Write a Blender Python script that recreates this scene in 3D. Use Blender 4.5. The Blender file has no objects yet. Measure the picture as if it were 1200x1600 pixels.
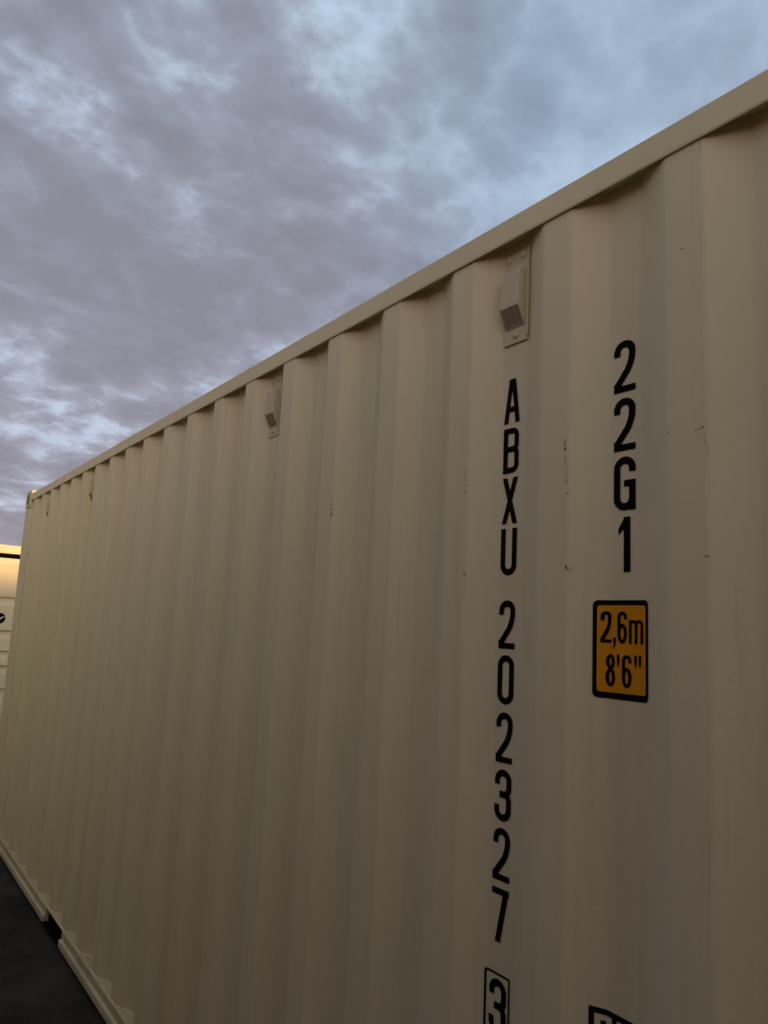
import bpy, math, random
import numpy as np
from mathutils import Vector, Matrix

random.seed(7)
C = bpy.context.scene.collection
RAD = math.radians

# ------------------------------------------------------------------ camera
CAM_POS = Vector((0.0045, 1.0837, 1.6581))
YAW, PITCH, ROLL = -0.63476, 0.14023, 0.05092
fw = Vector((math.cos(PITCH)*math.cos(YAW), math.cos(PITCH)*math.sin(YAW), math.sin(PITCH)))
rt = Vector((math.sin(YAW), -math.cos(YAW), 0))
up = rt.cross(fw)
cr, sr = math.cos(ROLL), math.sin(ROLL)
rt2, up2 = cr*rt + sr*up, -sr*rt + cr*up
cam_data = bpy.data.cameras.new('camera')
cam = bpy.data.objects.new('camera', cam_data)
C.objects.link(cam)
m = Matrix((rt2, up2, -fw)).transposed().to_4x4()
m.translation = CAM_POS
cam.matrix_world = m
cam_data.sensor_fit = 'VERTICAL'
cam_data.sensor_height = 36.0
cam_data.sensor_width = 27.0
cam_data.lens = 1111.9/1600*36.0
cam_data.shift_x = (600-585.05)/1600
cam_data.shift_y = (828.6-800)/1600
cam_data.clip_start = 0.02
cam_data.clip_end = 3000
bpy.context.scene.camera = cam

# ------------------------------------------------------------------ sun
SUN_EL = RAD(5.0)
SUN_AZ = RAD(17)                       # from -X towards -Y : behind the camera, on the far side of the container
to_sun = Vector((-math.cos(SUN_AZ)*math.cos(SUN_EL), -math.sin(SUN_AZ)*math.cos(SUN_EL), math.sin(SUN_EL)))
sd = bpy.data.lights.new('sun', 'SUN')
sd.energy = 4.1
sd.angle = RAD(6.0)
sd.color = (1.0, 0.58, 0.27)
sun = bpy.data.objects.new('sun', sd)
C.objects.link(sun)
sun.rotation_euler = to_sun.to_track_quat('Z', 'Y').to_euler()

# ------------------------------------------------------------------ sky
world = bpy.data.worlds.new('World')
bpy.context.scene.world = world
world.use_nodes = True
nt = world.node_tree
nt.nodes.clear()
N = nt.nodes.new
def link(a, b): nt.links.new(a, b)
def mth(op, a, b=None, c=None, clamp=False):
    n = N('ShaderNodeMath'); n.operation = op; n.use_clamp = clamp
    for i, v in enumerate((a, b, c)):
        if v is None: continue
        if isinstance(v, (int, float)): n.inputs[i].default_value = v
        else: link(v, n.inputs[i])
    return n.outputs[0]
def wnoise(vec, scale, detail, rough, dist=0.0):
    n = N('ShaderNodeTexNoise'); n.noise_dimensions = '3D'
    n.inputs['Scale'].default_value = scale; n.inputs['Detail'].default_value = detail
    n.inputs['Roughness'].default_value = rough; n.inputs['Distortion'].default_value = dist
    link(vec, n.inputs['Vector'])
    return n.outputs['Fac']
def ramp(fac, stops, interp='LINEAR'):
    n = N('ShaderNodeValToRGB'); n.color_ramp.interpolation = interp
    e = n.color_ramp.elements
    while len(e) > 1: e.remove(e[-1])
    e[0].position = stops[0][0]; e[0].color = (*stops[0][1], 1)
    for p, c in stops[1:]:
        k = e.new(p); k.color = (*c, 1)
    link(fac, n.inputs[0])
    return n.outputs[0]
def mix(fac, a, b):
    n = N('ShaderNodeMix'); n.data_type = 'RGBA'
    if isinstance(fac, (int, float)): n.inputs['Factor'].default_value = fac
    else: link(fac, n.inputs['Factor'])
    for s, v in (('A', a), ('B', b)):
        sk = [i for i in n.inputs if i.name == s and i.type == 'RGBA'][0]
        if isinstance(v, tuple): sk.default_value = (*v, 1)
        else: link(v, sk)
    return [o for o in n.outputs if o.type == 'RGBA'][0]

sky = N('ShaderNodeTexSky'); sky.sky_type = 'NISHITA'; sky.sun_disc = False
sky.sun_elevation = SUN_EL
sky.sun_rotation = math.atan2(to_sun.x, to_sun.y) % (2*math.pi)
sky.air_density = 1.0; sky.dust_density = 1.5; sky.ozone_density = 1.5
tc = N('ShaderNodeTexCoord')
sep = N('ShaderNodeSeparateXYZ'); link(tc.outputs['Generated'], sep.inputs[0])
zc = mth('MAXIMUM', sep.outputs[2], 0.0)
zz = mth('ADD', zc, 0.34)
px = mth('DIVIDE', sep.outputs[0], zz)
py = mth('DIVIDE', sep.outputs[1], zz)
cmb = N('ShaderNodeCombineXYZ'); link(px, cmb.inputs[0]); link(py, cmb.inputs[1]); cmb.inputs[2].default_value = 63.1
mp = N('ShaderNodeMapping'); link(cmb.outputs[0], mp.inputs[0])
mp.inputs['Rotation'].default_value = (0, 0, RAD(-36)); mp.inputs['Scale'].default_value = (1.12, 0.9, 1)
P = mp.outputs[0]
big = wnoise(P, 1.4, 2, 0.5, 0.2)
mid = wnoise(P, 3.6, 4, 0.54, 0.2)
fine = wnoise(P, 10.5, 6, 0.60, 0.15)
band = mth('ADD', mth('MULTIPLY', big, 0.50), mth('MULTIPLY', mid, 0.50))
# the deck thins out towards -Y and turns into a smooth bluish veil there
mr = N('ShaderNodeMapRange'); mr.interpolation_type = 'SMOOTHSTEP'
link(mth('ADD', mth('SUBTRACT', mth('MULTIPLY', zc, 0.3), sep.outputs[1]), mth('MULTIPLY', mth('SUBTRACT', big, 0.5), 0.5)), mr.inputs[0])
mr.inputs[1].default_value = 0.50; mr.inputs[2].default_value = 0.90
thin = mr.outputs[0]
fw_ = mth('SUBTRACT', 0.38, mth('MULTIPLY', thin, 0.26))
s = mth('ADD', mth('MULTIPLY', band, mth('SUBTRACT', 1.0, fw_)), mth('MULTIPLY', fine, fw_))
bn = wnoise(P, 5.5, 4, 0.55, 0.1)
bil = mth('ABSOLUTE', mth('SUBTRACT', mth('MULTIPLY', bn, 2.0), 1.0))          # billows
s = mth('ADD', mth('MULTIPLY', mth('SUBTRACT', s, 0.495), 1.0), mth('ADD', 0.520, mth('MULTIPLY', bil, -0.33)))
# cloud brightness from thickness
thick_c = ramp(s, [(0.38, (2.9, 2.85, 3.35)), (0.46, (3.2, 3.25, 3.85)), (0.52, (3.75, 3.9, 4.6)), (0.555, (4.5, 4.95, 5.85)), (0.60, (5.6, 6.6, 7.9)), (0.68, (6.8, 8.3, 10.0))], 'LINEAR')
thin_c = ramp(s, [(0.38, (2.9, 3.45, 4.45)), (0.50, (3.6, 4.5, 5.8)), (0.62, (4.9, 6.1, 7.6))], 'LINEAR')
cloud = mix(thin, thick_c, thin_c)
# low clouds are dusky violet, high ones cooler
el = ramp(zc, [(0.0, (1.06, 0.91, 0.95)), (0.25, (1.02, 0.95, 0.99)), (0.7, (0.97, 1.03, 1.06))])
mul = N('ShaderNodeMix'); mul.data_type = 'RGBA'; mul.blend_type = 'MULTIPLY'; mul.inputs['Factor'].default_value = 1
ca = [i for i in mul.inputs if i.type == 'RGBA']
link(cloud, ca[0]); link(el, ca[1])
cl = [o for o in mul.outputs if o.type == 'RGBA'][0]
# the cloud deck is lit from below on the sunset side of the sky
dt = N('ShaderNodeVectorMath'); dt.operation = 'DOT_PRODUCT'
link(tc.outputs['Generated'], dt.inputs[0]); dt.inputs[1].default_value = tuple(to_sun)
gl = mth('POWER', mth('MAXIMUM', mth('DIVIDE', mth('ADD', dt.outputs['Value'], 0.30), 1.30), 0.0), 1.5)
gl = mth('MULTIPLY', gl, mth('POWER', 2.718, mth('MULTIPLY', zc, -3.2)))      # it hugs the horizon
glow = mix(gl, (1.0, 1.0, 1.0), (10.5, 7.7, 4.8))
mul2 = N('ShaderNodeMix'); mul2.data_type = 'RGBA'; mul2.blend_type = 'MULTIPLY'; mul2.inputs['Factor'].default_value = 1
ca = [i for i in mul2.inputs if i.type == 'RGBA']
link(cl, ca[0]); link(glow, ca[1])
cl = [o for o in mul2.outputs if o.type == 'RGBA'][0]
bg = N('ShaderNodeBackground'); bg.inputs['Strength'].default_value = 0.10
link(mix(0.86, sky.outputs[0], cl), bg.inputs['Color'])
out = N('ShaderNodeOutputWorld'); link(bg.outputs[0], out.inputs['Surface'])

vs = bpy.context.scene.view_settings
vs.view_transform = 'Standard'; vs.look = 'None'; vs.exposure = 0.0; vs.gamma = 1.0; vs.use_curve_mapping = False

# ------------------------------------------------------------------ materials
def new_mat(name):
    mt = bpy.data.materials.new(name); mt.use_nodes = True
    return mt, mt.node_tree, mt.node_tree.nodes['Principled BSDF']
def nnoise(t, vec, scale, detail=4, rough=0.55):
    n = t.nodes.new('ShaderNodeTexNoise')
    n.inputs['Scale'].default_value = scale; n.inputs['Detail'].default_value = detail; n.inputs['Roughness'].default_value = rough
    t.links.new(vec, n.inputs['Vector'])
    return n.outputs['Fac']
def nmap(t, vec, scale, loc=(0, 0, 0)):
    n = t.nodes.new('ShaderNodeMapping'); n.inputs['Scale'].default_value = scale; n.inputs['Location'].default_value = loc
    t.links.new(vec, n.inputs['Vector']); return n.outputs[0]
def nrange(t, v, a, b, c, d):
    n = t.nodes.new('ShaderNodeMapRange'); n.inputs[1].default_value = a; n.inputs[2].default_value = b
    n.inputs[3].default_value = c; n.inputs[4].default_value = d
    t.links.new(v, n.inputs[0]); return n.outputs[0]
def nmix(t, f, a, b, blend='MIX'):
    n = t.nodes.new('ShaderNodeMix'); n.data_type = 'RGBA'; n.blend_type = blend
    if isinstance(f, float): n.inputs['Factor'].default_value = f
    else: t.links.new(f, n.inputs['Factor'])
    ins = [i for i in n.inputs if i.type == 'RGBA']
    for sk, v in zip(ins, (a, b)):
        if isinstance(v, tuple): sk.default_value = (*v, 1)
        else: t.links.new(v, sk)
    return [o for o in n.outputs if o.type == 'RGBA'][0]
def paint(name, col, dirt, rough=0.58, bump=0.10, streak=0.5, dust=0.3):
    mt, t, b = new_mat(name)
    co = t.nodes.new('ShaderNodeNewGeometry').outputs['Position']
    v1 = nnoise(t, nmap(t, co, (1, 1, 0.55)), 1.6, 5, 0.6)
    v2 = nnoise(t, nmap(t, co, (16, 16, 0.5)), 1.0, 4, 0.6)          # run-down streaks
    v3 = nnoise(t, nmap(t, co, (1, 1, 1)), 34, 4, 0.6)
    v6 = nnoise(t, nmap(t, co, (1, 1, 0.45), (7, 3, 5)), 3.1, 3, 0.5)
    v7 = nnoise(t, nmap(t, co, (55, 55, 1.6), (2, 9, 4)), 1.0, 3, 0.6)  # thin drip lines
    c1 = nmix(t, nrange(t, v1, 0.35, 0.72, 0.0, dust), col, dirt)
    pk = tuple(c*f for c, f in zip(col, (0.98, 0.94, 0.93)))           # patchy paint batches, rosy and greenish
    gn = tuple(c*f for c, f in zip(col, (0.90, 0.95, 0.93)))
    c1 = nmix(t, nrange(t, v6, 0.52, 0.66, 0.0, 0.75), c1, pk)
    c1 = nmix(t, nrange(t, v6, 0.46, 0.34, 0.0, 0.75), c1, gn)
    c2 = nmix(t, nrange(t, v2, 0.50, 0.78, 0.0, streak), c1, dirt)
    c2 = nmix(t, nrange(t, v7, 0.60, 0.82, 0.0, streak*0.6), c2, tuple(c*0.72 for c in dirt))
    c3 = nmix(t, nrange(t, v3, 0.60, 0.85, 0.0, 0.35), c2, dirt)
    t.links.new(c3, b.inputs['Base Color'])
    t.links.new(nrange(t, v1, 0.3, 0.7, rough-0.06, rough+0.10), b.inputs['Roughness'])
    b.inputs['Specular IOR Level'].default_value = 0.2
    bp = t.nodes.new('ShaderNodeBump'); bp.inputs['Strength'].default_value = bump; bp.inputs['Distance'].default_value = 0.004
    v4 = nnoise(t, co, 90, 3, 0.5)
    v5 = nnoise(t, nmap(t, co, (1, 1, 0.35)), 7, 3, 0.5)
    ad = t.nodes.new('ShaderNodeMath'); ad.operation = 'MULTIPLY_ADD'; ad.inputs[1].default_value = 4.0
    t.links.new(v5, ad.inputs[0]); t.links.new(v4, ad.inputs[2])
    t.links.new(ad.outputs[0], bp.inputs['Height']); t.links.new(bp.outputs[0], b.inputs['Normal'])
    return mt
CREAM = (0.715, 0.665, 0.445)
M = {}
M['cream'] = paint('cream_paint', CREAM, (0.60, 0.55, 0.355), streak=0.45)
M['rail'] = paint('rail_paint', (0.72, 0.66, 0.43), (0.59, 0.54, 0.35), streak=0.2)
M['vent'] = paint('vent_paint', (0.59, 0.55, 0.365), (0.44, 0.405, 0.27), rough=0.5, streak=0.1)
M['grille'] = paint('grille_paint', (0.42, 0.34, 0.24), (0.33, 0.27, 0.19), streak=0.1)
M['oxide'] = paint('oxide_red_paint', (0.15, 0.055, 0.034), (0.10, 0.045, 0.032))
M['low_rail'] = paint('splashed_rail_paint', (0.60, 0.545, 0.355), (0.34, 0.295, 0.20), streak=0.5, dust=0.7)
M['bead'] = paint('sealant', (0.66, 0.55, 0.34), (0.54, 0.45, 0.27), rough=0.35, bump=0.3, streak=0.1)
def plain(name, col, rough=0.6, spec=0.3, var=0.25, scale=30):
    mt, t, b = new_mat(name)
    co = t.nodes.new('ShaderNodeNewGeometry').outputs['Position']
    v = nnoise(t, co, scale, 5, 0.6)
    t.links.new(nmix(t, nrange(t, v, 0.3, 0.75, 0.0, 1.0), col, tuple(c*(1-var) for c in col)), b.inputs['Base Color'])
    b.inputs['Roughness'].default_value = rough; b.inputs['Specular IOR Level'].default_value = spec
    return mt
M['black'] = plain('black_vinyl', (0.0035, 0.003, 0.0035), 0.6, 0.05)
M['yellow'] = plain('yellow_vinyl', (0.74, 0.30, 0.008), 0.45, 0.2, 0.12)
M['white'] = plain('white_vinyl', (0.72, 0.70, 0.66), 0.5)
M['rubber_and_shade'] = plain('black_rubber_and_shade', (0.003, 0.003, 0.003), 0.9, 0.03)  # gasket rubber; also the shade filled into fork pockets and vents
M['steel_and_shade'] = plain('dark_steel_and_shade', (0.02, 0.018, 0.016), 0.7, 0.2)  # floor steel; also the shade coloured into the casting holes
M['chip'] = plain('bare_primer', (0.022, 0.016, 0.012), 0.8, 0.1)
M['scuff'] = plain('grey_scuff', (0.27, 0.22, 0.15), 0.7, 0.1)
M['galv'] = plain('zinc_steel', (0.42, 0.40, 0.36), 0.45, 0.5)

mt, t, b = new_mat('asphalt')
co = t.nodes.new('ShaderNodeNewGeometry').outputs['Position']
v1 = nnoise(t, co, 2.3, 5, 0.62); v2 = nnoise(t, co, 130, 3, 0.6)
c = nmix(t, nrange(t, v1, 0.38, 0.62, 0, 1), (0.012, 0.012, 0.009), (0.055, 0.053, 0.044))
c = nmix(t, nrange(t, v2, 0.35, 0.7, 0, 0.6), c, (0.016, 0.016, 0.014))
t.links.new(c, b.inputs['Base Color']); b.inputs['Roughness'].default_value = 0.85; b.inputs['Specular IOR Level'].default_value = 0.2
bp = t.nodes.new('ShaderNodeBump'); bp.inputs['Strength'].default_value = 0.5; bp.inputs['Distance'].default_value = 0.006
t.links.new(v2, bp.inputs['Height']); t.links.new(bp.outputs[0], b.inputs['Normal'])
M['asphalt'] = mt

# ------------------------------------------------------------------ builders
def world_loc(o):
    v = Vector((0, 0, 0))
    while o is not None: v = v + o.location; o = o.parent
    return v
def obj(name, vf, mat, parent=None, smooth=False, label=None):
    """link a mesh whose vertices are given in world coordinates; the origin goes to the parent's origin"""
    v, f = vf
    o0 = world_loc(parent) if parent else Vector((0, 0, 0))
    me = bpy.data.meshes.new(name)
    me.from_pydata([(a[0]-o0.x, a[1]-o0.y, a[2]-o0.z) for a in v], [], f)
    me.update()
    me.materials.append(M[mat])
    if smooth:
        me.polygons.foreach_set('use_smooth', [True]*len(me.polygons))
    o = bpy.data.objects.new(name, me); C.objects.link(o)
    if parent: o.parent = parent
    if label: o['label'] = label
    return o
def empty(name, loc, label, cat, group=None):
    o = bpy.data.objects.new(name, None); C.objects.link(o); o.location = loc
    o.empty_display_size = 0.2
    o['label'] = label; o['category'] = cat
    if group: o['group'] = group
    return o
def join(*parts):
    V, F = [], []
    for v, f in parts:
        k = len(V); V += list(v); F += [tuple(i+k for i in q) for q in f]
    return V, F
def box(x0, x1, y0, y1, z0, z1, bev=0.0):
    if bev <= 0:
        v = [(x, y, z) for x in (x0, x1) for y in (y0, y1) for z in (z0, z1)]
        return v, [(0, 1, 3, 2), (4, 6, 7, 5), (0, 4, 5, 1), (2, 3, 7, 6), (0, 2, 6, 4), (1, 5, 7, 3)]
    # chamfered box: each face inset, edges and corners cut
    lo, hi = (x0, y0, z0), (x1, y1, z1)
    V, idx = [], {}
    def vid(s, ax):
        k = (s, ax)
        if k not in idx:
            p = []
            for a in range(3):
                base = hi[a] if s[a] else lo[a]
                if a != ax: base += -bev if s[a] else bev
                p.append(base)
            idx[k] = len(V); V.append(tuple(p))
        return idx[k]
    F = []
    S = [(i, j, k) for i in (0, 1) for j in (0, 1) for k in (0, 1)]
    for ax in range(3):
        a, b_ = [(1, 2), (2, 0), (0, 1)][ax]
        for sgn in (0, 1):
            q = []
            for (u, w) in ((0, 0), (1, 0), (1, 1), (0, 1)):
                s_ = [0, 0, 0]; s_[ax] = sgn; s_[a] = u; s_[b_] = w
                q.append(vid(tuple(s_), ax))
            F.append(tuple(q) if sgn else tuple(reversed(q)))
    for ax in range(3):       # edges parallel to ax
        a, b_ = [(1, 2), (2, 0), (0, 1)][ax]
        for u in (0, 1):
            for w in (0, 1):
                s0 = [0, 0, 0]; s0[a] = u; s0[b_] = w
                s1 = list(s0); s1[ax] = 1
                q = [vid(tuple(s0), a), vid(tuple(s1), a), vid(tuple(s1), b_), vid(tuple(s0), b_)]
                F.append(tuple(q) if u != w else tuple(reversed(q)))
    for s_ in S:
        q = [vid(s_, 0), vid(s_, 1), vid(s_, 2)]
        F.append(tuple(q) if sum(s_) % 2 else tuple(reversed(q)))
    return V, F
def extrude_x(poly, x0, x1):
    """closed (y,z) outline swept along X"""
    n = len(poly)
    v = [(x0, y, z) for y, z in poly] + [(x1, y, z) for y, z in poly]
    f = [(i, (i+1) % n, n+(i+1) % n, n+i) for i in range(n)]
    return v, f + [tuple(reversed(range(n))), tuple(range(n, 2*n))]
def extrude_y(poly, y0, y1):
    """closed (x,z) outline swept along Y"""
    n = len(poly)
    v = [(x, y0, z) for x, z in poly] + [(x, y1, z) for x, z in poly]
    f = [(i, (i+1) % n, n+(i+1) % n, n+i) for i in range(n)]
    return v, f + [tuple(reversed(range(n))), tuple(range(n, 2*n))]
def tube(pts, r, n=8, closed=False):
    V, F = [], []
    P_ = [Vector(p) for p in pts]
    for i, p in enumerate(P_):
        d = (P_[min(i+1, len(P_)-1)] - P_[max(i-1, 0)]).normalized()
        a = Vector((0, 0, 1)) if abs(d.z) < 0.9 else Vector((1, 0, 0))
        u = d.cross(a).normalized(); w = d.cross(u)
        for k in range(n):
            an = 2*math.pi*k/n
            V.append(tuple(p + r*(math.cos(an)*u + math.sin(an)*w)))
    for i in range(len(P_)-1):
        for k in range(n):
            F.append((i*n+k, i*n+(k+1) % n, (i+1)*n+(k+1) % n, (i+1)*n+k))
    F.append(tuple(range(n))); F.append(tuple(reversed(range((len(P_)-1)*n, len(P_)*n))))
    return V, F

# ------------------------------------------------------------------ smooth pseudo-noise for dents
_rs = np.random.RandomState(11)
_wv = [(_rs.uniform(0.6, 5.0), _rs.uniform(0.5, 3.2), _rs.uniform(0, 6.28), _rs.uniform(0.4, 1)) for _ in range(10)]
def ripple(X, Z):
    r = 0
    for kx, kz, ph, a in _wv: r = r + a*np.sin(kx*X*1.7 + kz*Z + ph)*np.cos(kz*Z*1.3 - ph)
    return r*0.00055
# ------------------------------------------------------------------ corrugated side wall of the main container
PITCHX, XS = 0.27631, 5.9112           # corrugation pitch, X of the far edge of the farthest outer flat
Y_OUT, Y_IN = -0.006, -0.042
_xs = np.arange(-0.4, 6.9, 0.001)
def _raw(X):
    u = np.mod(XS - X, PITCHX)
    d = np.interp(u, [0, 0.072, 0.140, 0.210, PITCHX], [0, 0, 1, 1, 0])
    return Y_OUT + (Y_IN - Y_OUT)*d
_r = _raw(_xs)
for w_ in (7, 3):                       # rounded bends
    k_ = np.ones(w_)/w_; _r = np.convolve(np.pad(_r, w_//2, mode='edge'), k_, mode='valid')
def prof(X): return np.interp(X, _xs, _r)
def surf(X, Z): return prof(X) + ripple(X, Z)

X_NEAR, X_FAR = 0.11, 6.17
TOPZ = 2.585
main = empty('shipping_container', (3.14, -1.219, 0.0),
             'cream shipping container with black vertical lettering and small yellow height sticker', 'shipping container')

# side wall facing the camera
Xc = np.arange(0.27, 5.9721, 0.005); Zc = np.linspace(0.100, 2.549, 26)
GX, GZ = np.meshgrid(Xc, Zc, indexing='ij'); GY = surf(GX, GZ)
nz = len(Zc)
V = list(zip(GX.ravel().tolist(), GY.ravel().tolist(), GZ.ravel().tolist()))
F = [(i*nz+j, i*nz+j+1, (i+1)*nz+j+1, (i+1)*nz+j) for i in range(len(Xc)-1) for j in range(nz-1)]
obj('side_wall', (V, F), 'cream', main, smooth=True)

def simple_wall_x(x0, x1, yo, yi, z0, z1, pitch=0.2763, start=None):
    """corrugated sheet running along X, plain bends"""
    pts = []; x = x0
    while x < x1:
        for du, y in ((0, yo), (0.072, yo), (0.140, yi), (0.210, yi)):
            if x+du < x1: pts.append((x+du, y))
        x += pitch
    pts.append((x1, pts[-1][1]))
    v = [(a, b_, z) for a, b_ in pts for z in (z0, z1)]
    return v, [(2*i, 2*i+1, 2*i+3, 2*i+2) for i in range(len(pts)-1)]
def simple_wall_y(y0, y1, xo, xi, z0, z1, pitch=0.25):
    v, f = simple_wall_x(y0, y1, xo, xi, z0, z1, pitch)
    return [(b_, a, c_) for a, b_, c_ in v], f
obj('side_wall', simple_wall_x(0.27, 6.0, -2.432, -2.396, 0.10, 2.53), 'cream', main)
obj('end_wall', simple_wall_y(-2.30, -0.14, 6.150, 6.105, 0.10, 2.53), 'cream', main)
# roof sheet with shallow cross ribs
rp = []
x = 0.2
while x < 6.08:
    rp += [(x, 2.575), (x+0.09, 2.575), (x+0.11, 2.560), (x+0.19, 2.560)]; x += 0.21
rv = [(a, y, z) for a, z in rp for y in (-2.38, -0.058)]
obj('roof', (rv, [(2*i, 2*i+2, 2*i+3, 2*i+1) for i in range(len(rp)-1)]), 'cream', main)

# top rails
def rounded_rect(y0, y1, z0, z1, r, n=3):
    o = []
    for cy, cz, a0 in ((y1-r, z1-r, 0), (y0+r, z1-r, 90), (y0+r, z0+r, 180), (y1-r, z0+r, 270)):
        for k in range(n+1):
            a = RAD(a0 + 90*k/n); o.append((cy+r*math.cos(a), cz+r*math.sin(a)))
    return o
def long_rail(outline, x0, x1, step=0.12, amp=0.0006):
    n = len(outline); V = []; F = []
    xs = np.linspace(x0, x1, max(2, int((x1-x0)/step)))
    for x in xs:
        dy = amp*(math.sin(x*2.1)+math.sin(x*5.3+1)); dz = amp*(math.sin(x*1.7+2)+math.sin(x*4.1))
        V += [(x, y+dy, z+dz) for y, z in outline]
    for i in range(len(xs)-1):
        F += [(i*n+k, i*n+(k+1) % n, (i+1)*n+(k+1) % n, (i+1)*n+k) for k in range(n)]
    F += [tuple(reversed(range(n))), tuple(range((len(xs)-1)*n, len(xs)*n))]
    return V, F
obj('top_rail', long_rail([(0.0, 2.531), (0.0, 2.580), (-0.005, TOPZ), (-0.065, TOPZ), (-0.065, 2.5460), (-0.0048, 2.5460), (-0.0042, 2.5275), (-0.0012, 2.5275)], 0.28, 6.0), 'rail', main)  # underside hollowed behind the lip to deepen the shade there
obj('top_rail', long_rail(rounded_rect(-2.438, -2.378, 2.526, TOPZ, 0.005), 0.28, 6.0), 'rail', main)
obj('top_rail', box(6.11, 6.168, -2.27, -0.17, 2.50, 2.583, 0.005), 'rail', main)
obj('top_rail', box(0.112, 0.17, -2.27, -0.17, 2.48, 2.583, 0.005), 'rail', main)

# weld beads following the sheet under the top rail and on the bottom rail
def bead(z, r, off):
    pts = [(float(x), float(surf(x, z)) + off + 0.0012*math.sin(x*190)*random.random(), z + 0.0012*math.sin(x*83+1)) for x in np.arange(0.28, 5.965, 0.008)]
    return tube(pts, r, 6)
obj('weld_bead', bead(0.1065, 0.0036, 0.001), 'rail', main, smooth=True)

for xsm in (0.594, 1.699, 2.804, 3.909, 5.014):
    obj('weld_seam', tube([(xsm+0.0007*math.sin(z*23+xsm), float(surf(xsm, z))-0.0014, z) for z in np.linspace(0.108, 2.528, 60)], 0.0018, 6), 'cream', main, smooth=True)

# bottom rail : web with an outward lower flange, cut through by the fork pockets
rail_o = [(-0.070, 0.105), (-0.003, 0.105), (0.0, 0.102), (0.0, 0.066), (0.009, 0.063), (0.012, 0.060), (0.013, 0.036),
          (0.012, 0.030), (0.008, 0.028), (-0.012, 0.028), (-0.012, 0.012), (-0.018, 0.012), (-0.018, 0.092), (-0.070, 0.092)]
pockets = [(3.925, 4.273), (1.885, 2.233)]
cuts = [0.28] + [c_ for pk in sorted(pockets) for c_ in pk] + [6.0]
for i in range(0, len(cuts), 2):
    obj('bottom_rail', long_rail(rail_o, cuts[i], cuts[i+1], 0.2, 0.0004), 'low_rail', main)
obj('bottom_rail', long_rail([(y-0.0, z) for y, z in [(-2.43, 0.03), (-2.38, 0.03), (-2.38, 0.105), (-2.43, 0.105)]], 0.28, 6.0), 'rail', main)
for a, b_ in pockets:
    tn = join(box(a-0.006, a-0.001, -2.37, -0.020, 0.012, 0.0915), box(b_+0.001, b_+0.006, -2.37, -0.020, 0.012, 0.0915),
              box(a, b_, -2.37, -0.003, 0.0970, 0.0990), box(a-0.006, b_+0.006, -2.37, -0.020, 0.008, 0.0115))
    fp = obj('fork_pocket', tn, 'rubber_and_shade', main)  # tunnel coloured near-black in place of the shade inside it
    obj('rail_strip', box(a-0.0005, b_+0.0005, -0.070, -0.0005, 0.1010, 0.1045), 'low_rail', fp)
    obj('pocket_strap', box(a+0.004, b_-0.004, -0.012, 0.010, 0.026, 0.033), 'rubber_and_shade', fp)  # strap blackened so the opening's shade reaches the flange edge
obj('floor', box(0.3, 5.98, -2.36, -0.085, 0.099, 0.135), 'steel_and_shade', main)

# corner posts : folded plate with a shallow return next to the sheet
def post(xa, xb, y0, y1):
    return box(xa, xb, y0, y1, 0.118, 2.474, 0.008)
obj('corner_post', post(5.955, 6.166, -0.155, -0.001), 'rail', main)
obj('corner_post', post(5.955, 6.166, -2.437, -2.283), 'rail', main)
obj('corner_post', post(0.114, 0.272, -0.155, -0.001), 'rail', main)
obj('corner_post', post(0.114, 0.272, -2.437, -2.283), 'rail', main)

# corner castings with an oblong hole on the side and on the end
def stadium(cx, cz, hw, hh, n=6):
    r = min(hw, hh); o = []
    for k in range(4*n):
        a = 2*math.pi*(k+0.5)/(4*n)
        ox, oz = (hw-r)*(1 if math.cos(a) > 0 else -1), (hh-r)*(1 if math.sin(a) > 0 else -1)
        o.append((cx+ox+r*math.cos(a), cz+oz+r*math.sin(a)))
    return o
def hole_plate(u0, u1, v0, v1, hole, P3, depth):
    """rectangular face with an oblong hole and the hole's own walls; P3(u,v,d) -> xyz"""
    n = len(hole); cu, cv = (u0+u1)/2, (v0+v1)/2
    outer = []
    for (a, b_) in hole:
        du, dv = a-cu, b_-cv
        s_ = min((u1-u0)/2/max(abs(du), 1e-6), (v1-v0)/2/max(abs(dv), 1e-6))
        outer.append((cu+du*s_, cv+dv*s_))
    V = [P3(a, b_, 0) for a, b_ in outer] + [P3(a, b_, 0) for a, b_ in hole] + [P3(a, b_, depth) for a, b_ in hole]
    F = []
    for i in range(n):
        j = (i+1) % n
        F += [(i, j, n+j, n+i), (n+i, n+j, 2*n+j, 2*n+i)]
    F.append(tuple(range(2*n, 3*n)))
    # fill the four rectangle corners
    cs = [(u0, v0), (u1, v0), (u1, v1), (u0, v1)]
    for (a, b_) in cs:
        best = [i for i in range(n) if (abs(outer[i][0]-a) < 1e-6) != (abs(outer[(i+1) % n][0]-a) < 1e-6) and
                abs(outer[i][1]-b_) < (v1-v0)/2 and abs(outer[(i+1) % n][1]-b_) < (v1-v0)/2 and
                abs(outer[i][0]-a) < (u1-u0)/2+1e-6 and abs(outer[(i+1) % n][0]-a) < (u1-u0)/2+1e-6]
        for i in best:
            V.append(P3(a, b_, 0)); F.append((i, len(V)-1, (i+1) % n))
    return V, F
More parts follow.
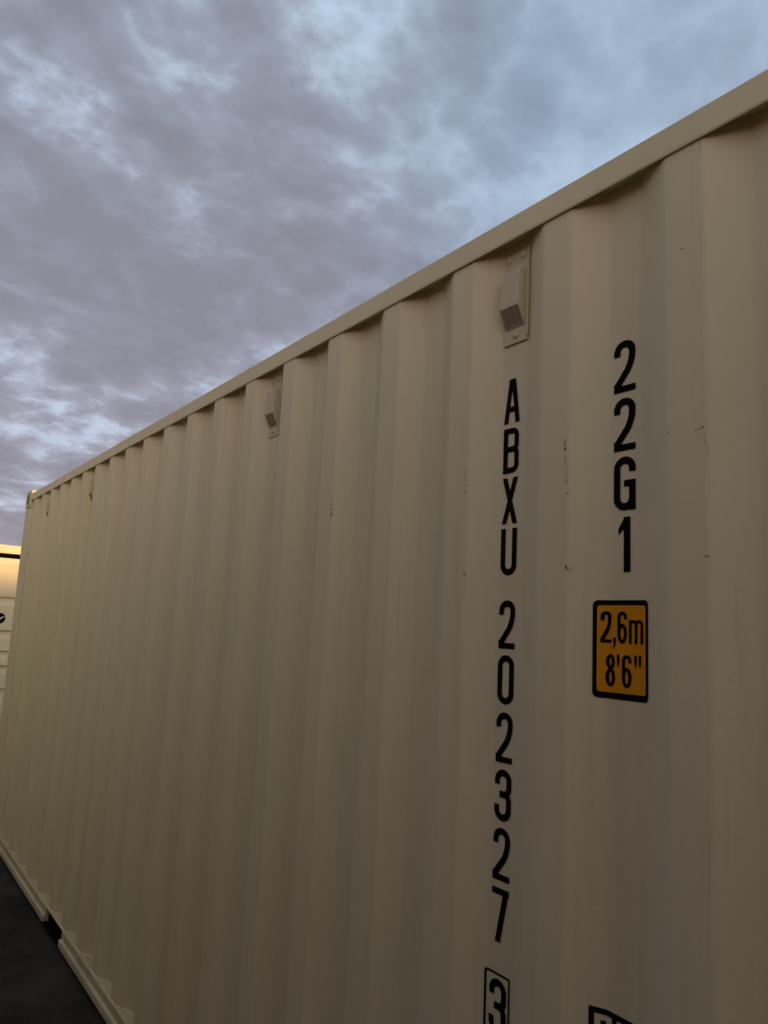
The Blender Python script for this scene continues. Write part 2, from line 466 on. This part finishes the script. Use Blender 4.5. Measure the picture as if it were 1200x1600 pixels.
def casting(name, xa, xb, ya, yb, za, zb, parent, ysign, xsign, mat='rail'):
    g = 0.004
    core = box(xa+g, xb-g, ya+g, yb-g, za, zb, 0.006)
    # side face (normal +-Y)
    yf = yb if ysign > 0 else ya
    side = hole_plate(xa+g, xb-g, za+0.004, zb-0.004, stadium((xa+xb)/2+0.022*xsign, (za+zb)/2, 0.030, 0.044),
                      lambda u, v_, d: (u, yf-ysign*d, v_), 0.0032)
    o = obj(name, core, mat, parent)
    s_ = obj('side_face', side, mat, o)
    hl = [(u, yf-ysign*0.0028, v_) for u, v_ in stadium((xa+xb)/2+0.022*xsign, (za+zb)/2, 0.0295, 0.0435)]
    obj('hole', (hl, [tuple(range(len(hl)))]), 'steel_and_shade', o)  # dark sheet stands for the shade inside the hole
    return o
casting('corner_casting', 5.992, 6.170, -0.160, 0.003, 2.474, 2.612, main, 1, 1)
casting('corner_casting', 0.110, 0.288, -0.160, 0.003, 2.474, 2.612, main, 1, -1)
casting('corner_casting', 5.992, 6.170, -2.441, -2.278, 2.474, 2.612, main, -1, 1)
casting('corner_casting', 0.110, 0.288, -2.441, -2.278, 2.474, 2.612, main, -1, -1)
casting('corner_casting', 5.992, 6.170, -0.160, 0.003, 0.0, 0.118, main, 1, 1)
casting('corner_casting', 0.110, 0.288, -0.160, 0.003, 0.0, 0.118, main, 1, -1)
casting('corner_casting', 5.992, 6.170, -2.441, -2.278, 0.0, 0.118, main, -1, 1)
casting('corner_casting', 0.110, 0.288, -2.441, -2.278, 0.0, 0.118, main, -1, -1)
# near end doors (round the corner from the lens)
for y0, y1 in ((-1.213, -0.165), (-2.273, -1.225)):
    d = obj('door', box(0.150, 0.190, y0, y1, 0.12, 2.47, 0.006), 'cream', main)
    for yy in (y0+0.25, y1-0.25):
        obj('lock_rod', tube([(0.128, yy, 0.15), (0.128, yy, 2.44)], 0.017, 10), 'galv', d, smooth=True)

# ------------------------------------------------------------------ roof-side vents
def rivet(cx, cy, cz, r, h):
    V = [(cx, cy+h, cz)]; F = []
    n = 10
    for ring, (rr, hh) in enumerate(((0.55, 0.85), (0.9, 0.45), (1.0, 0.0))):
        for k in range(n):
            a = 2*math.pi*k/n; V.append((cx+r*rr*math.cos(a), cy+h*hh, cz+r*rr*math.sin(a)))
    for k in range(n):
        F.append((0, 1+k, 1+(k+1) % n))
        for q in range(2): F.append((1+q*n+k, 1+(q+1)*n+k, 1+(q+1)*n+(k+1) % n, 1+q*n+(k+1) % n))
    return V, F
VW, VD = 0.0262, 0.022                       # half width of the cover, how far it stands out
ZT, ZG, ZB = 2.466, 2.378, 2.336             # cover top, grille top, grille foot
def make_vent(xc):
    """xc = X of the groove centre; +X is to the left in the picture"""
    y0 = Y_IN + 0.0012
    fl = box(xc-0.034, xc+0.034, y0-0.001, y0+0.003, 2.303, 2.517, 0.001)
    lip = box(xc-0.037, xc-0.0335, y0, y0+0.0065, 2.312, 2.520, 0.0015)      # turned edge and sealant on the right
    v = obj('vent', join(fl, lip), 'vent', main)
    yf = y0 + 0.003
    def sec(x): return [(x, yf, ZT+0.004), (x, yf+VD-0.006, ZT-0.001), (x, yf+VD, ZT-0.009), (x, yf+VD, ZG), (x, yf, ZB)]
    L_, R_ = sec(xc+VW), sec(xc-VW)
    cv = (L_ + R_, [(0, 5, 6, 1), (1, 6, 7, 2), (2, 7, 8, 3), (0, 1, 2, 3, 4), (9, 8, 7, 6, 5)])
    obj('cover', cv, 'vent', v)
    # perforated sloping underside, every hole cut
    nx, ny = 7, 9
    p00 = Vector((xc+VW+0.0012, yf+VD+0.0012, ZG+0.002)); ex = Vector((-2*VW-0.0024, 0, 0)); ey = Vector((0, -VD, ZB-ZG))
    nrm = ex.cross(ey).normalized()
    if nrm.y < 0: nrm = -nrm
    V, F = [], []
    for i in range(nx):
        for j in range(ny):
            k = len(V)
            uc, vc = 0.05+0.90*(i+0.5)/nx, 0.04+0.92*(j+0.5)/ny
            hu, hv = 0.90/nx/2, 0.92/ny/2
            for q in range(8):
                a = RAD(22.5+45*q-22.5)
                c_, s_ = math.cos(a), math.sin(a); mx = max(abs(c_), abs(s_))
                V.append(p00 + ex*(uc+hu*c_/mx) + ey*(vc+hv*s_/mx))
            for q in range(8):
                a = RAD(45*q); V.append(p00 + ex*(uc+hu*0.60*math.cos(a)) + ey*(vc+hv*0.66*math.sin(a)))
            for q in range(8): F.append((k+q, k+(q+1) % 8, k+8+(q+1) % 8, k+8+q))
    for (u0, u1, v0, v1) in ((0, 1, 0, 0.04), (0, 1, 0.96, 1), (0, 0.05, 0.04, 0.96), (0.95, 1, 0.04, 0.96)):
        k = len(V)
        V += [p00+ex*u+ey*w for u, w in ((u0, v0), (u1, v0), (u1, v1), (u0, v1))]; F.append((k, k+1, k+2, k+3))
    obj('grille', ([tuple(p_) for p_ in V], F), 'grille', v)
    bk = [p00+ex*u+ey*w-nrm*0.004 for u, w in ((0.04, 0.03), (0.96, 0.03), (0.96, 0.97), (0.04, 0.97))]
    obj('dark_backing', ([tuple(p_) for p_ in bk], [(0, 1, 2, 3)]), 'rubber_and_shade', v)  # black sheet behind the holes, painted as the shade inside the vent
    obj('rivet', rivet(xc+0.020, yf, 2.503, 0.0085, 0.006), 'vent', v, smooth=True)
    obj('rivet', rivet(xc-0.020, yf, 2.503, 0.0085, 0.006), 'vent', v, smooth=True)
    obj('rivet', rivet(xc-0.002, yf, 2.320, 0.0075, 0.006), 'vent', v, smooth=True)
    return v
def groove(k): return XS - PITCHX*k - 0.1745       # centre X of the groove on the near side of outer flat k
v0 = make_vent(groove(17))
for k in (13, 5, 1):
    c_ = v0.copy(); C.objects.link(c_); c_.parent = main
    c_.location = v0.location + Vector((groove(k)-groove(17), 0, 0))
    for ch in list(v0.children):
        d_ = ch.copy(); C.objects.link(d_); d_.parent = c_

# ------------------------------------------------------------------ lettering
def seg(GX, GY, a, b_, hw):
    ax, ay = a; bx_, by_ = b_
    dx, dy = bx_-ax, by_-ay; L = math.hypot(dx, dy); ux, uy = dx/L, dy/L
    u = (GX-ax)*ux + (GY-ay)*uy; v = -(GX-ax)*uy + (GY-ay)*ux
    return np.maximum(np.maximum(-u, u-L), np.abs(v)-hw)
def path(GX, GY, pts, hw, closed=False):
    d = np.full(GX.shape, 1e3)
    P_ = list(pts) + ([pts[0]] if closed else [])
    for a, b_ in zip(P_[:-1], P_[1:]): d = np.minimum(d, seg(GX, GY, a, b_, hw))
    for p_ in (P_ if closed else P_[1:-1]): d = np.minimum(d, np.hypot(GX-p_[0], GY-p_[1])-hw)
    return d
def rect(GX, GY, x0, y0, x1, y1): return np.maximum(np.maximum(x0-GX, GX-x1), np.maximum(y0-GY, GY-y1))
def poly(GX, GY, pts):
    """convex, counter-clockwise"""
    d = np.full(GX.shape, -1e3)
    for (ax, ay), (bx_, by_) in zip(pts, pts[1:]+pts[:1]):
        L = math.hypot(bx_-ax, by_-ay); d = np.maximum(d, ((GX-ax)*(by_-ay) - (GY-ay)*(bx_-ax))/L)
    return d
def arc(cx, cy, rx, ry, a0, a1, n=14):
    return [(cx+rx*math.cos(RAD(a0+(a1-a0)*k/n)), cy+ry*math.sin(RAD(a0+(a1-a0)*k/n))) for k in range(n+1)]
def glyph(ch, X, Y, W, H, t):
    h = t/2; r = W/2-h; cx = W/2; Ra, La = W-h, h
    mn = np.minimum
    ct, cb = H-h-r, h+r
    if ch == '2':
        p_ = [(La, H*0.70)] + arc(cx, ct, r, r, 180, 0) + [(Ra-0.2, H*0.70), (Ra-1.6*W/45, H*0.61), (Ra-4.6*W/45, H*0.515), (Ra-9*W/45, H*0.42), (W*0.22, t*1.25), (W*0.13, t*0.5)]
        d = mn(path(X, Y, p_, h), rect(X, Y, 0, 0, W, t*0.92))
        d = mn(d, rect(X, Y, 0, 0, W*0.16, t*1.35))
        return np.maximum(d, rect(X, Y, 0, 0, W, H+1))
    if ch == '0': return path(X, Y, arc(cx, ct, r, r, 0, 180) + arc(cx, cb, r, r, 180, 360), h, True)
    if ch == '3':
        q = r*0.82; ym = H*0.515
        d = path(X, Y, [(La, H*0.70)] + arc(cx, ct, r, r, 180, 0) + arc(Ra-q, ym+q, q, q, 0, -90) + [(W*0.30, ym)], h)
        return mn(d, path(X, Y, [(W*0.30, ym)] + arc(Ra-q, ym-q, q, q, 90, 0) + arc(cx, cb, r, r, 0, -180) + [(La, H*0.31)], h))
    if ch == '7':
        d = seg(X, Y, (Ra+0.5, H+4), (W*0.36, -6), h*1.02)
        return np.maximum(mn(d, rect(X, Y, 0, H-t*0.92, W, H)), rect(X, Y, 0, 0, W, H))
    if ch == 'A':
        d = mn(seg(X, Y, (h*0.8, -4), (cx-h*0.35, H+4), h*0.93), seg(X, Y, (W-h*0.8, -4), (cx+h*0.35, H+4), h*0.93))
        return np.maximum(mn(d, rect(X, Y, W*0.24, H*0.25, W*0.76, H*0.37)), rect(X, Y, -2, 0, W+2, H))
    if ch == 'B':
        q = r*0.75; ym = H*0.525
        d = rect(X, Y, 0, 0, t, H)
        d = mn(d, path(X, Y, [(h, H-h)] + arc(Ra-q-0.6, H-h-q, q, q, 90, 0) + arc(Ra-q-0.6, ym+q*0.8, q, q*0.8, 0, -90) + [(h, ym)], h*0.95))
        return mn(d, path(X, Y, [(h, ym)] + arc(Ra-q, ym-q*0.8, q, q*0.8, 90, 0) + arc(Ra-q, h+q, q, q, 0, -90) + [(h, h)], h*0.95))
    if ch == 'X':
        d = mn(seg(X, Y, (h*0.9, -4), (W-h*0.9, H+4), h*0.95), seg(X, Y, (W-h*0.9, -4), (h*0.9, H+4), h*0.95))
        return np.maximum(d, rect(X, Y, -2, 0, W+2, H))
    if ch == 'U': return path(X, Y, [(La, H)] + arc(cx, cb, r, r, 180, 360) + [(Ra, H)], h)
    if ch == 'G':
        d = path(X, Y, [(Ra, H*0.71)] + arc(cx, ct, r, r, 0, 180) + arc(cx, cb, r, r, 180, 360) + [(Ra, H*0.4)], h)
        return mn(mn(d, rect(X, Y, Ra-h, 0, W, H*0.56)), rect(X, Y, W*0.47, H*0.44, W, H*0.56))
    if ch == '1':
        f = H/100
        return mn(rect(X, Y, W*0.46, 0, W*0.76, H), poly(X, Y, [(W*0.22, 67*f), (W*0.5, 80*f), (W*0.5, H), (W*0.46, 97*f), (W*0.22, 82*f)]))
    if ch == '6':
        yb = H*0.31; rb = H*0.31-h
        d = path(X, Y, arc(cx, yb, r, rb, 0, 360, 28)[:-1], h, True)
        top = arc(cx, H-h-r*1.05, r, r*1.05, 10, 180)
        return mn(d, path(X, Y, [(Ra, H*0.755)] + top + [(La, yb)], h))
    if ch == '8':
        d = path(X, Y, arc(cx, H*0.285, r, H*0.285-h, 0, 360, 28)[:-1], h, True)
        return mn(d, path(X, Y, arc(cx, H*0.765, r*0.90, H*0.235-h, 0, 360, 28)[:-1], h, True))
    if ch == 'm':
        Hx = H*0.74; r1 = (W-t)/4
        d = rect(X, Y, 0, 0, t, Hx)
        d = mn(d, path(X, Y, arc(h+r1, Hx-h-r1, r1, r1, 180, 0) + [(h+2*r1, 0)], h))
        return mn(d, path(X, Y, arc(h+3*r1, Hx-h-r1, r1, r1, 180, 0) + [(h+4*r1, 0)], h))
    if ch == ',': return mn(rect(X, Y, 0, 0, t*1.1, t*1.9), poly(X, Y, [(-t*0.1, -t*2.1), (t*0.45, -t*1.7), (t*1.1, -t*0.3), (t*1.1, 0.3), (t*0.35, 0.3)]))
    if ch == "'": return poly(X, Y, [(t*0.28, H*0.63), (t*0.77, H*0.63), (t*1.05, H*0.80), (t*1.05, H), (0, H), (0, H*0.80)])
    if ch == 'I': return rect(X, Y, 0, 0, t, H)
def rrect(X, Y, x0, y0, x1, y1, r):
    qx = np.abs(X-(x0+x1)/2)-(x1-x0)/2+r; qy = np.abs(Y-(y0+y1)/2)-(y1-y0)/2+r
    return np.hypot(np.maximum(qx, 0), np.maximum(qy, 0)) + np.minimum(np.maximum(qx, qy), 0) - r
def decal(fn, x0, x1, y0, y1, step, Xl, Zb, off, sx=1.0):
    """marching squares over fn (millimetres); mapped on the sheet with its left edge at X=Xl, foot at Zb"""
    xs = np.arange(x0-step, x1+step*1.5, step); ys = np.arange(y0-step, y1+step*1.5, step)
    GX_, GY_ = np.meshgrid(xs, ys, indexing='ij'); D = fn(GX_, GY_)
    V, F, idx = [], [], {}
    def vid(x, y):
        k = (round(x, 3), round(y, 3))
        if k not in idx:
            wx, wz = Xl - x*sx/1000, Zb + y/1000
            idx[k] = len(V); V.append((wx, float(surf(wx, wz))+off, wz))
        return idx[k]
    ins = D < 0
    for i in range(len(xs)-1):
        for j in range(len(ys)-1):
            c4 = ((i, j), (i+1, j), (i+1, j+1), (i, j+1))
            n_in = sum(bool(ins[c_]) for c_ in c4)
            if n_in == 0: continue
            q = []
            for a, b_ in zip(c4, c4[1:]+c4[:1]):
                da, db = D[a], D[b_]
                if da < 0: q.append(vid(xs[a[0]], ys[a[1]]))
                if (da < 0) != (db < 0):
                    tt = da/(da-db)
                    q.append(vid(xs[a[0]]+tt*(xs[b_[0]]-xs[a[0]]), ys[a[1]]+tt*(ys[b_[1]]-ys[a[1]])))
            q2 = [v for n_, v in enumerate(q) if v != q[n_-1]]
            if len(q2) > 2: F.append(tuple(reversed(q2)))
    return V, F
def put_char(ch, Xl, Zb, W, H, t, parent, off=0.0012, step=1.5, label=None):
    kind = 'digit' if ch.isdigit() else ('letter' if ch.isalpha() else 'punctuation_mark')
    ylo = -t*2.2 if ch == ',' else 0
    vf = decal(lambda X, Y: glyph(ch, X, Y, W, H, t), -1, W+1, ylo, H, step, Xl, Zb, off)
    return obj(kind, vf, 'black', parent, label=label)
for ch, zb in zip('ABXU202327', (2.123, 2.011, 1.900, 1.789, 1.635, 1.521, 1.404, 1.290, 1.176, 1.0605)):
    put_char(ch, 1.0695, zb, 45, 101, 13.2, main, label='black painted %s %s' % ('digit' if ch.isdigit() else 'letter', ch))
for ch, zb in zip('22G1', (2.1245, 2.0115, 1.899, 1.786)):
    put_char(ch, 0.788, zb, 45.5, 101, 13.6, main, label='black painted %s %s' % ('digit' if ch.isdigit() else 'letter', ch))
# check digit in its thin frame
cdz = 0.870
fr = decal(lambda X, Y: np.maximum(rect(X, Y, 0, 0, 64, 134), -rect(X, Y, 4.2, 4.2, 59.8, 129.8)), 0, 64, 0, 134, 2.1, 1.081, cdz, 0.0012)
fo = obj('digit_frame', fr, 'black', main, label='thin black frame round the check digit')
put_char('3', 1.0705, 0.892, 45, 101, 13.4, fo, label='black painted digit 3 inside the frame')
# lower table, only its top corner reaches the picture
tb = decal(lambda X, Y: np.minimum(np.maximum(rect(X, Y, 0, 0, 112, 176), -rect(X, Y, 8.3, 9, 104, 166.5)), rect(X, Y, 36.5, 5, 45.5, 170)), 0, 112, 0, 176, 2.3, 0.8246, 0.8668, 0.0012)
to = obj('table_frame', tb, 'black', main, label='black bordered frame at the foot of the lettering')
put_char('I', 0.8070, 0.925, 8.5, 99.5, 8.5, to, step=2)

# yellow height sticker
SX, SZ, SW, SH = 0.8228, 1.5595, 108.5, 175.8
bo = decal(lambda X, Y: np.maximum(rrect(X, Y, 0, 0, SW, SH, 10), -rrect(X, Y, 6.8, 11.2, SW-7.0, SH-9.3, 6)), 0, SW, 0, SH, 1.5, SX, SZ, 0.0012)
st = obj('height_sticker', bo, 'black', main, label='yellow height sticker with black border')
fl = decal(lambda X, Y: rrect(X, Y, 6.8, 11.2, SW-7.0, SH-9.3, 6), 6, SW-6, 10, SH-9, 1.5, SX, SZ, 0.0012)
obj('sticker_field', fl, 'yellow', st)
def sch(ch, x, y, W, H, t): put_char(ch, SX-x/1000, SZ+y/1000, W, H, t, st, off=0.0021, step=1.0)
sch('2', 12.6, 98.8, 18.5, 57, 6.6); sch(',', 35.0, 99.5, 5.5, 57, 5.0); sch('6', 43.8, 98.6, 19.4, 57, 6.2); sch('m', 67.2, 98.6, 28.2, 57, 5.4)
sch('8', 20.6, 21.4, 18.6, 57.5, 6.2); sch("'", 43.0, 21.5, 5, 57.5, 4.8); sch('6', 53.2, 21.2, 19.2, 57.5, 6.2); sch("'", 77.8, 21.6, 5, 57.5, 4.8); sch("'", 86.4, 21.6, 5, 57.5, 4.6)

# ------------------------------------------------------------------ scuffs and chips in the paint
def chips(name, spots, mat='chip'):
    V, F = [], []
    for (X, Z, w, h) in spots:
        n = 7; k = len(V)
        for q in range(n):
            a = 2*math.pi*q/n; rr = random.uniform(0.6, 1.15)
            wx, wz = X+w*0.00062*rr*math.cos(a), Z+h*0.0006*rr*math.sin(a)
            V.append((wx, float(surf(wx, wz))+0.0009, wz))
        F.append(tuple(range(k, k+n)))
    o = obj(name, (V, F), mat, main)
    o['kind'] = 'stuff'
    return o
def trail(X0, Z0, X1, Z1, n, w=(1.0, 3.0), h=(1.0, 5.0), jit=0.0012):
    o = []
    for i in range(n):
        f = (i+random.random())/n
        o.append((X0+(X1-X0)*f+random.uniform(-jit, jit), Z0+(Z1-Z0)*f, random.uniform(*w), random.uniform(*h)))
    return o
chip_spots, scuff_spots = [], []
chip_spots += trail(1.699, 2.028, 1.693, 1.966, 8, (2, 4), (1.5, 5))
chip_spots += trail(1.152, 2.030, 1.148, 1.965, 6, (1.2, 3.4), (1.2, 4))
chip_spots += [(1.1445, 1.793, 4, 3), (1.1415, 1.7905, 3, 1.5)]
chip_spots += [(1.286, 1.899, 3.5, 2.5)]
chip_spots += trail(0.8735, 2.045, 0.872, 2.022, 6, (1.6, 4.5), (1.6, 4)) + trail(0.872, 2.016, 0.868, 1.955, 11, (1.0, 2.6), (1.2, 4))
chip_spots += [(0.868, 1.797, 3, 6), (0.8655, 1.7925, 3, 2.5), (0.860, 1.7915, 5, 1.2), (0.854, 1.7945, 4, 1)]
chip_spots += [(0.597, 2.0145, 3.4, 1.8), (0.5925, 1.991, 1.4, 3), (0.5915, 1.987, 1.6, 1.8), (0.590, 1.981, 1.4, 1.4)]
scuff_spots += [(0.602, 2.0125, 6, 0.9), (0.609, 2.0105, 6, 0.9), (0.594, 2.003, 1.0, 8), (0.588, 1.9755, 3.5, 0.8), (0.590, 1.966, 1.8, 2.4)]
scuff_spots += [(0.595, 1.8025, 6, 1.6), (0.590, 1.801, 5, 2.2), (0.866, 1.938, 4, 3), (0.657, 2.0175, 3, 2.6), (0.628, 2.340, 4, 2)]
scuff_spots += [(0.40+random.random()*1.6, 0.9+random.random()*1.5, random.uniform(0.8, 2.0), random.uniform(0.8, 3)) for _ in range(16)]
chips('paint_chips', chip_spots)
chips('scuff_marks', scuff_spots, 'scuff')

# ------------------------------------------------------------------ container further back, doors towards the camera
BX, BY0, BY1 = 11.0, -2.438, 0.0
back = empty('background_container', (BX+3.03, -1.219, 0.0), 'cream container at far left edge, door top lit orange by the low sun', 'shipping container')
obj('side_wall', simple_wall_x(BX+0.17, BX+5.9, -0.006, -0.042, 0.1, 2.53), 'cream', back)
obj('side_wall', simple_wall_x(BX+0.17, BX+5.9, -2.432, -2.396, 0.1, 2.53), 'cream', back)
obj('end_wall', simple_wall_y(-2.3, -0.14, BX+6.03, BX+5.99, 0.1, 2.53), 'cream', back)
obj('roof', box(BX+0.1, BX+6.0, -2.4, -0.04, 2.555, 2.574), 'cream', back)
for y0, y1 in ((-0.06, 0.0), (-2.438, -2.378)):
    obj('top_rail', box(BX+0.18, BX+5.88, y0, y1, 2.526, 2.584, 0.005), 'rail', back)
    obj('bottom_rail', box(BX+0.18, BX+5.88, y0, y1, 0.02, 0.12, 0.005), 'rail', back)
for xa, xb in ((BX, BX+0.178), (BX+5.88, BX+6.058)):
    for ya, yb in ((-0.160, 0.002), (-2.440, -2.278)):
        casting('corner_casting', xa, xb, ya, yb, 2.474, 2.592, back, 1 if ya > -1 else -1, 1)
        casting('corner_casting', xa, xb, ya, yb, 0.0, 0.118, back, 1 if ya > -1 else -1, 1)
        obj('corner_post', box(xa+0.003, xb-0.02, ya+0.003, yb-0.003, 0.118, 2.474, 0.006), 'rail', back)
obj('door_header', box(BX+0.006, BX+0.09, -2.276, -0.162, 2.468, 2.586, 0.006), 'rail', back)
obj('door_sill', box(BX+0.006, BX+0.09, -2.276, -0.162, 0.02, 0.13, 0.006), 'rail', back)
obj('door_gasket', box(BX+0.030, BX+0.075, -2.274, -0.164, 2.405, 2.4675), 'rubber_and_shade', back)
# door leaf : horizontal pressed corrugations
def leaf(y0, y1):
    xo, xi = BX+0.030, BX+0.066
    o = [(xo+0.03, 2.403), (xo, 2.403), (xo, 2.305), (xo+0.008, 2.300)]
    for zt in (1.868, 1.410, 1.130, 0.932, 0.62):
        o += [(xo+0.004, zt), (xi, zt-0.020), (xi, zt-0.060), (xo+0.012, zt-0.125)]
    o += [(xo, 0.30), (xo, 0.14), (xo+0.03, 0.14)]
    n = len(o)
    v = [(x, y, z) for x, z in o for y in (y0, y1)]
    f = [(2*i, 2*i+1, 2*i+3, 2*i+2) for i in range(n-1)]
    v2, f2 = box(xi+0.002, xi+0.008, y0, y1, 0.14, 2.403)
    return join((v, f), (v2, f2))
for y0, y1, s_ in ((-1.212, -0.168, 1), (-2.270, -1.226, -1)):
    d = obj('door', leaf(y0, y1), 'cream', back)
    for yy in ((y0+0.20, y1-0.17) if s_ > 0 else (y0+0.17, y1-0.20)):
        rod = obj('lock_rod', tube([(BX+0.008, yy, 0.10), (BX+0.008, yy, 2.50)], 0.017, 10), 'galv', d, smooth=True)
    obj('door_handle', box(BX-0.014, BX-0.004, y1-0.30, y1-0.06, 1.02, 1.05, 0.003), 'galv', d)
    ye = y1 if s_ > 0 else y0
    for zz_ in (0.4, 0.95, 1.5, 2.2):
        obj('hinge', box(BX+0.004, BX+0.028, min(ye, ye-s_*0.12)-0.0, max(ye, ye-s_*0.12)+0.0, zz_, zz_+0.06, 0.004), 'rail', d)
# round emblem on the door leaf
LY, LZ, LR, LX = -0.695, 1.572, 0.072, BX+0.0265
n = 28
disc = [(LX, LY+LR*math.cos(2*math.pi*k/n), LZ+LR*math.sin(2*math.pi*k/n)) for k in range(n)]
em = obj('round_emblem', (disc, [tuple(range(n))]), 'black', back, label='round black emblem with a white mark on the door')
def wp(pts): return [(LX-0.0016, LY-u*LR, LZ+w*LR) for u, w in pts]
obj('emblem_mark', (wp([(-0.75, 0.1), (-0.1, -0.62), (0.12, -0.42), (0.1, -0.22), (0.82, 0.28), (0.55, 0.36), (-0.02, 0.02), (-0.28, 0.62), (-0.42, 0.55), (-0.2, 0.0)]),
    [(0, 1, 2, 3, 9), (3, 4, 5, 6), (9, 3, 6), (9, 6, 7, 8)]), 'white', em)

# ------------------------------------------------------------------ unseen containers added to shade the lane and bounce light
def plain_container(name, label, x0, x1, y0, y1, along, loc, zo=0.0, mats=('oxide', 'oxide')):
    """closed corrugated container; along='x' or 'y' gives the direction of its long side"""
    root = empty(name, loc, label, 'shipping container')
    sw = (lambda v: [(a, b_, c_+zo) for a, b_, c_ in v]) if along == 'x' else (lambda v: [(b_, a, c_+zo) for a, b_, c_ in v])
    def put(nm, vf, mt_): return obj(nm, (sw(vf[0]), vf[1]), mt_, root)
    put('side_wall', simple_wall_x(x0+0.17, x1-0.17, y0+0.006, y0+0.042, 0.1, 2.53), mats[0])
    put('side_wall', simple_wall_x(x0+0.17, x1-0.17, y1-0.006, y1-0.042, 0.1, 2.53), mats[0])
    put('end_wall', simple_wall_y(y0+0.14, y1-0.14, x0+0.01, x0+0.05, 0.1, 2.53), mats[0])
    put('end_wall', simple_wall_y(y0+0.14, y1-0.14, x1-0.01, x1-0.05, 0.1, 2.53), mats[0])
    put('roof', box(x0+0.1, x1-0.1, y0+0.04, y1-0.04, 2.555, 2.574), mats[0])
    for ya, yb in ((y0, y0+0.06), (y1-0.06, y1)):
        put('top_rail', box(x0+0.18, x1-0.18, ya, yb, 2.526, 2.584, 0.005), mats[1])
        put('bottom_rail', box(x0+0.18, x1-0.18, ya, yb, 0.02, 0.12, 0.005), mats[1])
    for xa, xb in ((x0, x0+0.178), (x1-0.178, x1)):
        for ya, yb in ((y0-0.002, y0+0.160), (y1-0.160, y1+0.002)):
            put('corner_casting', box(xa, xb, ya, yb, 2.474, 2.592, 0.006), mats[1])
            put('corner_casting', box(xa, xb, ya, yb, 0.0, 0.118, 0.006), mats[1])
            put('corner_post', box(xa+0.003, xb-0.003, ya+0.003, yb-0.003, 0.118, 2.474, 0.006), mats[1])
    return root
OY = 2.2
plain_container('long_shade_container', 'long oxide red container added unseen across the lane to shade it', -9.0, 3.19, OY, OY+2.438, 'x', (-2.9, OY+1.219, 0))  # added out of view; its dark wall shades and bounces little light
plain_container('neighbour_shade_container', 'cream container added unseen behind the lettered one to shade the far doors', 0.11, 6.168, -4.96, -2.522, 'x', (3.14, -3.741, 0), mats=('cream', 'rail'))  # added out of sight to keep low sun off the far doors
plain_container('crosswise_shade_container', 'oxide red container added unseen crosswise behind the camera to block low light', -1.6, 4.458, -8.0, -5.562, 'y', (-6.78, 1.43, 0))  # added behind the camera to cut low sun and horizon glow
plain_container('opposite_bounce_container', 'cream container added unseen across the lane to bounce warm light', 3.4, 9.458, OY, OY+2.438, 'x', (6.43, OY+1.219, 0), mats=('cream', 'rail'))  # added out of view as a warm reflector for the far wall top

# ------------------------------------------------------------------ ground
g = obj('ground', ([(-600, -600, 0), (600, -600, 0), (600, 600, 0), (-600, 600, 0)], [(0, 1, 2, 3)]), 'asphalt')
g['kind'] = 'structure'
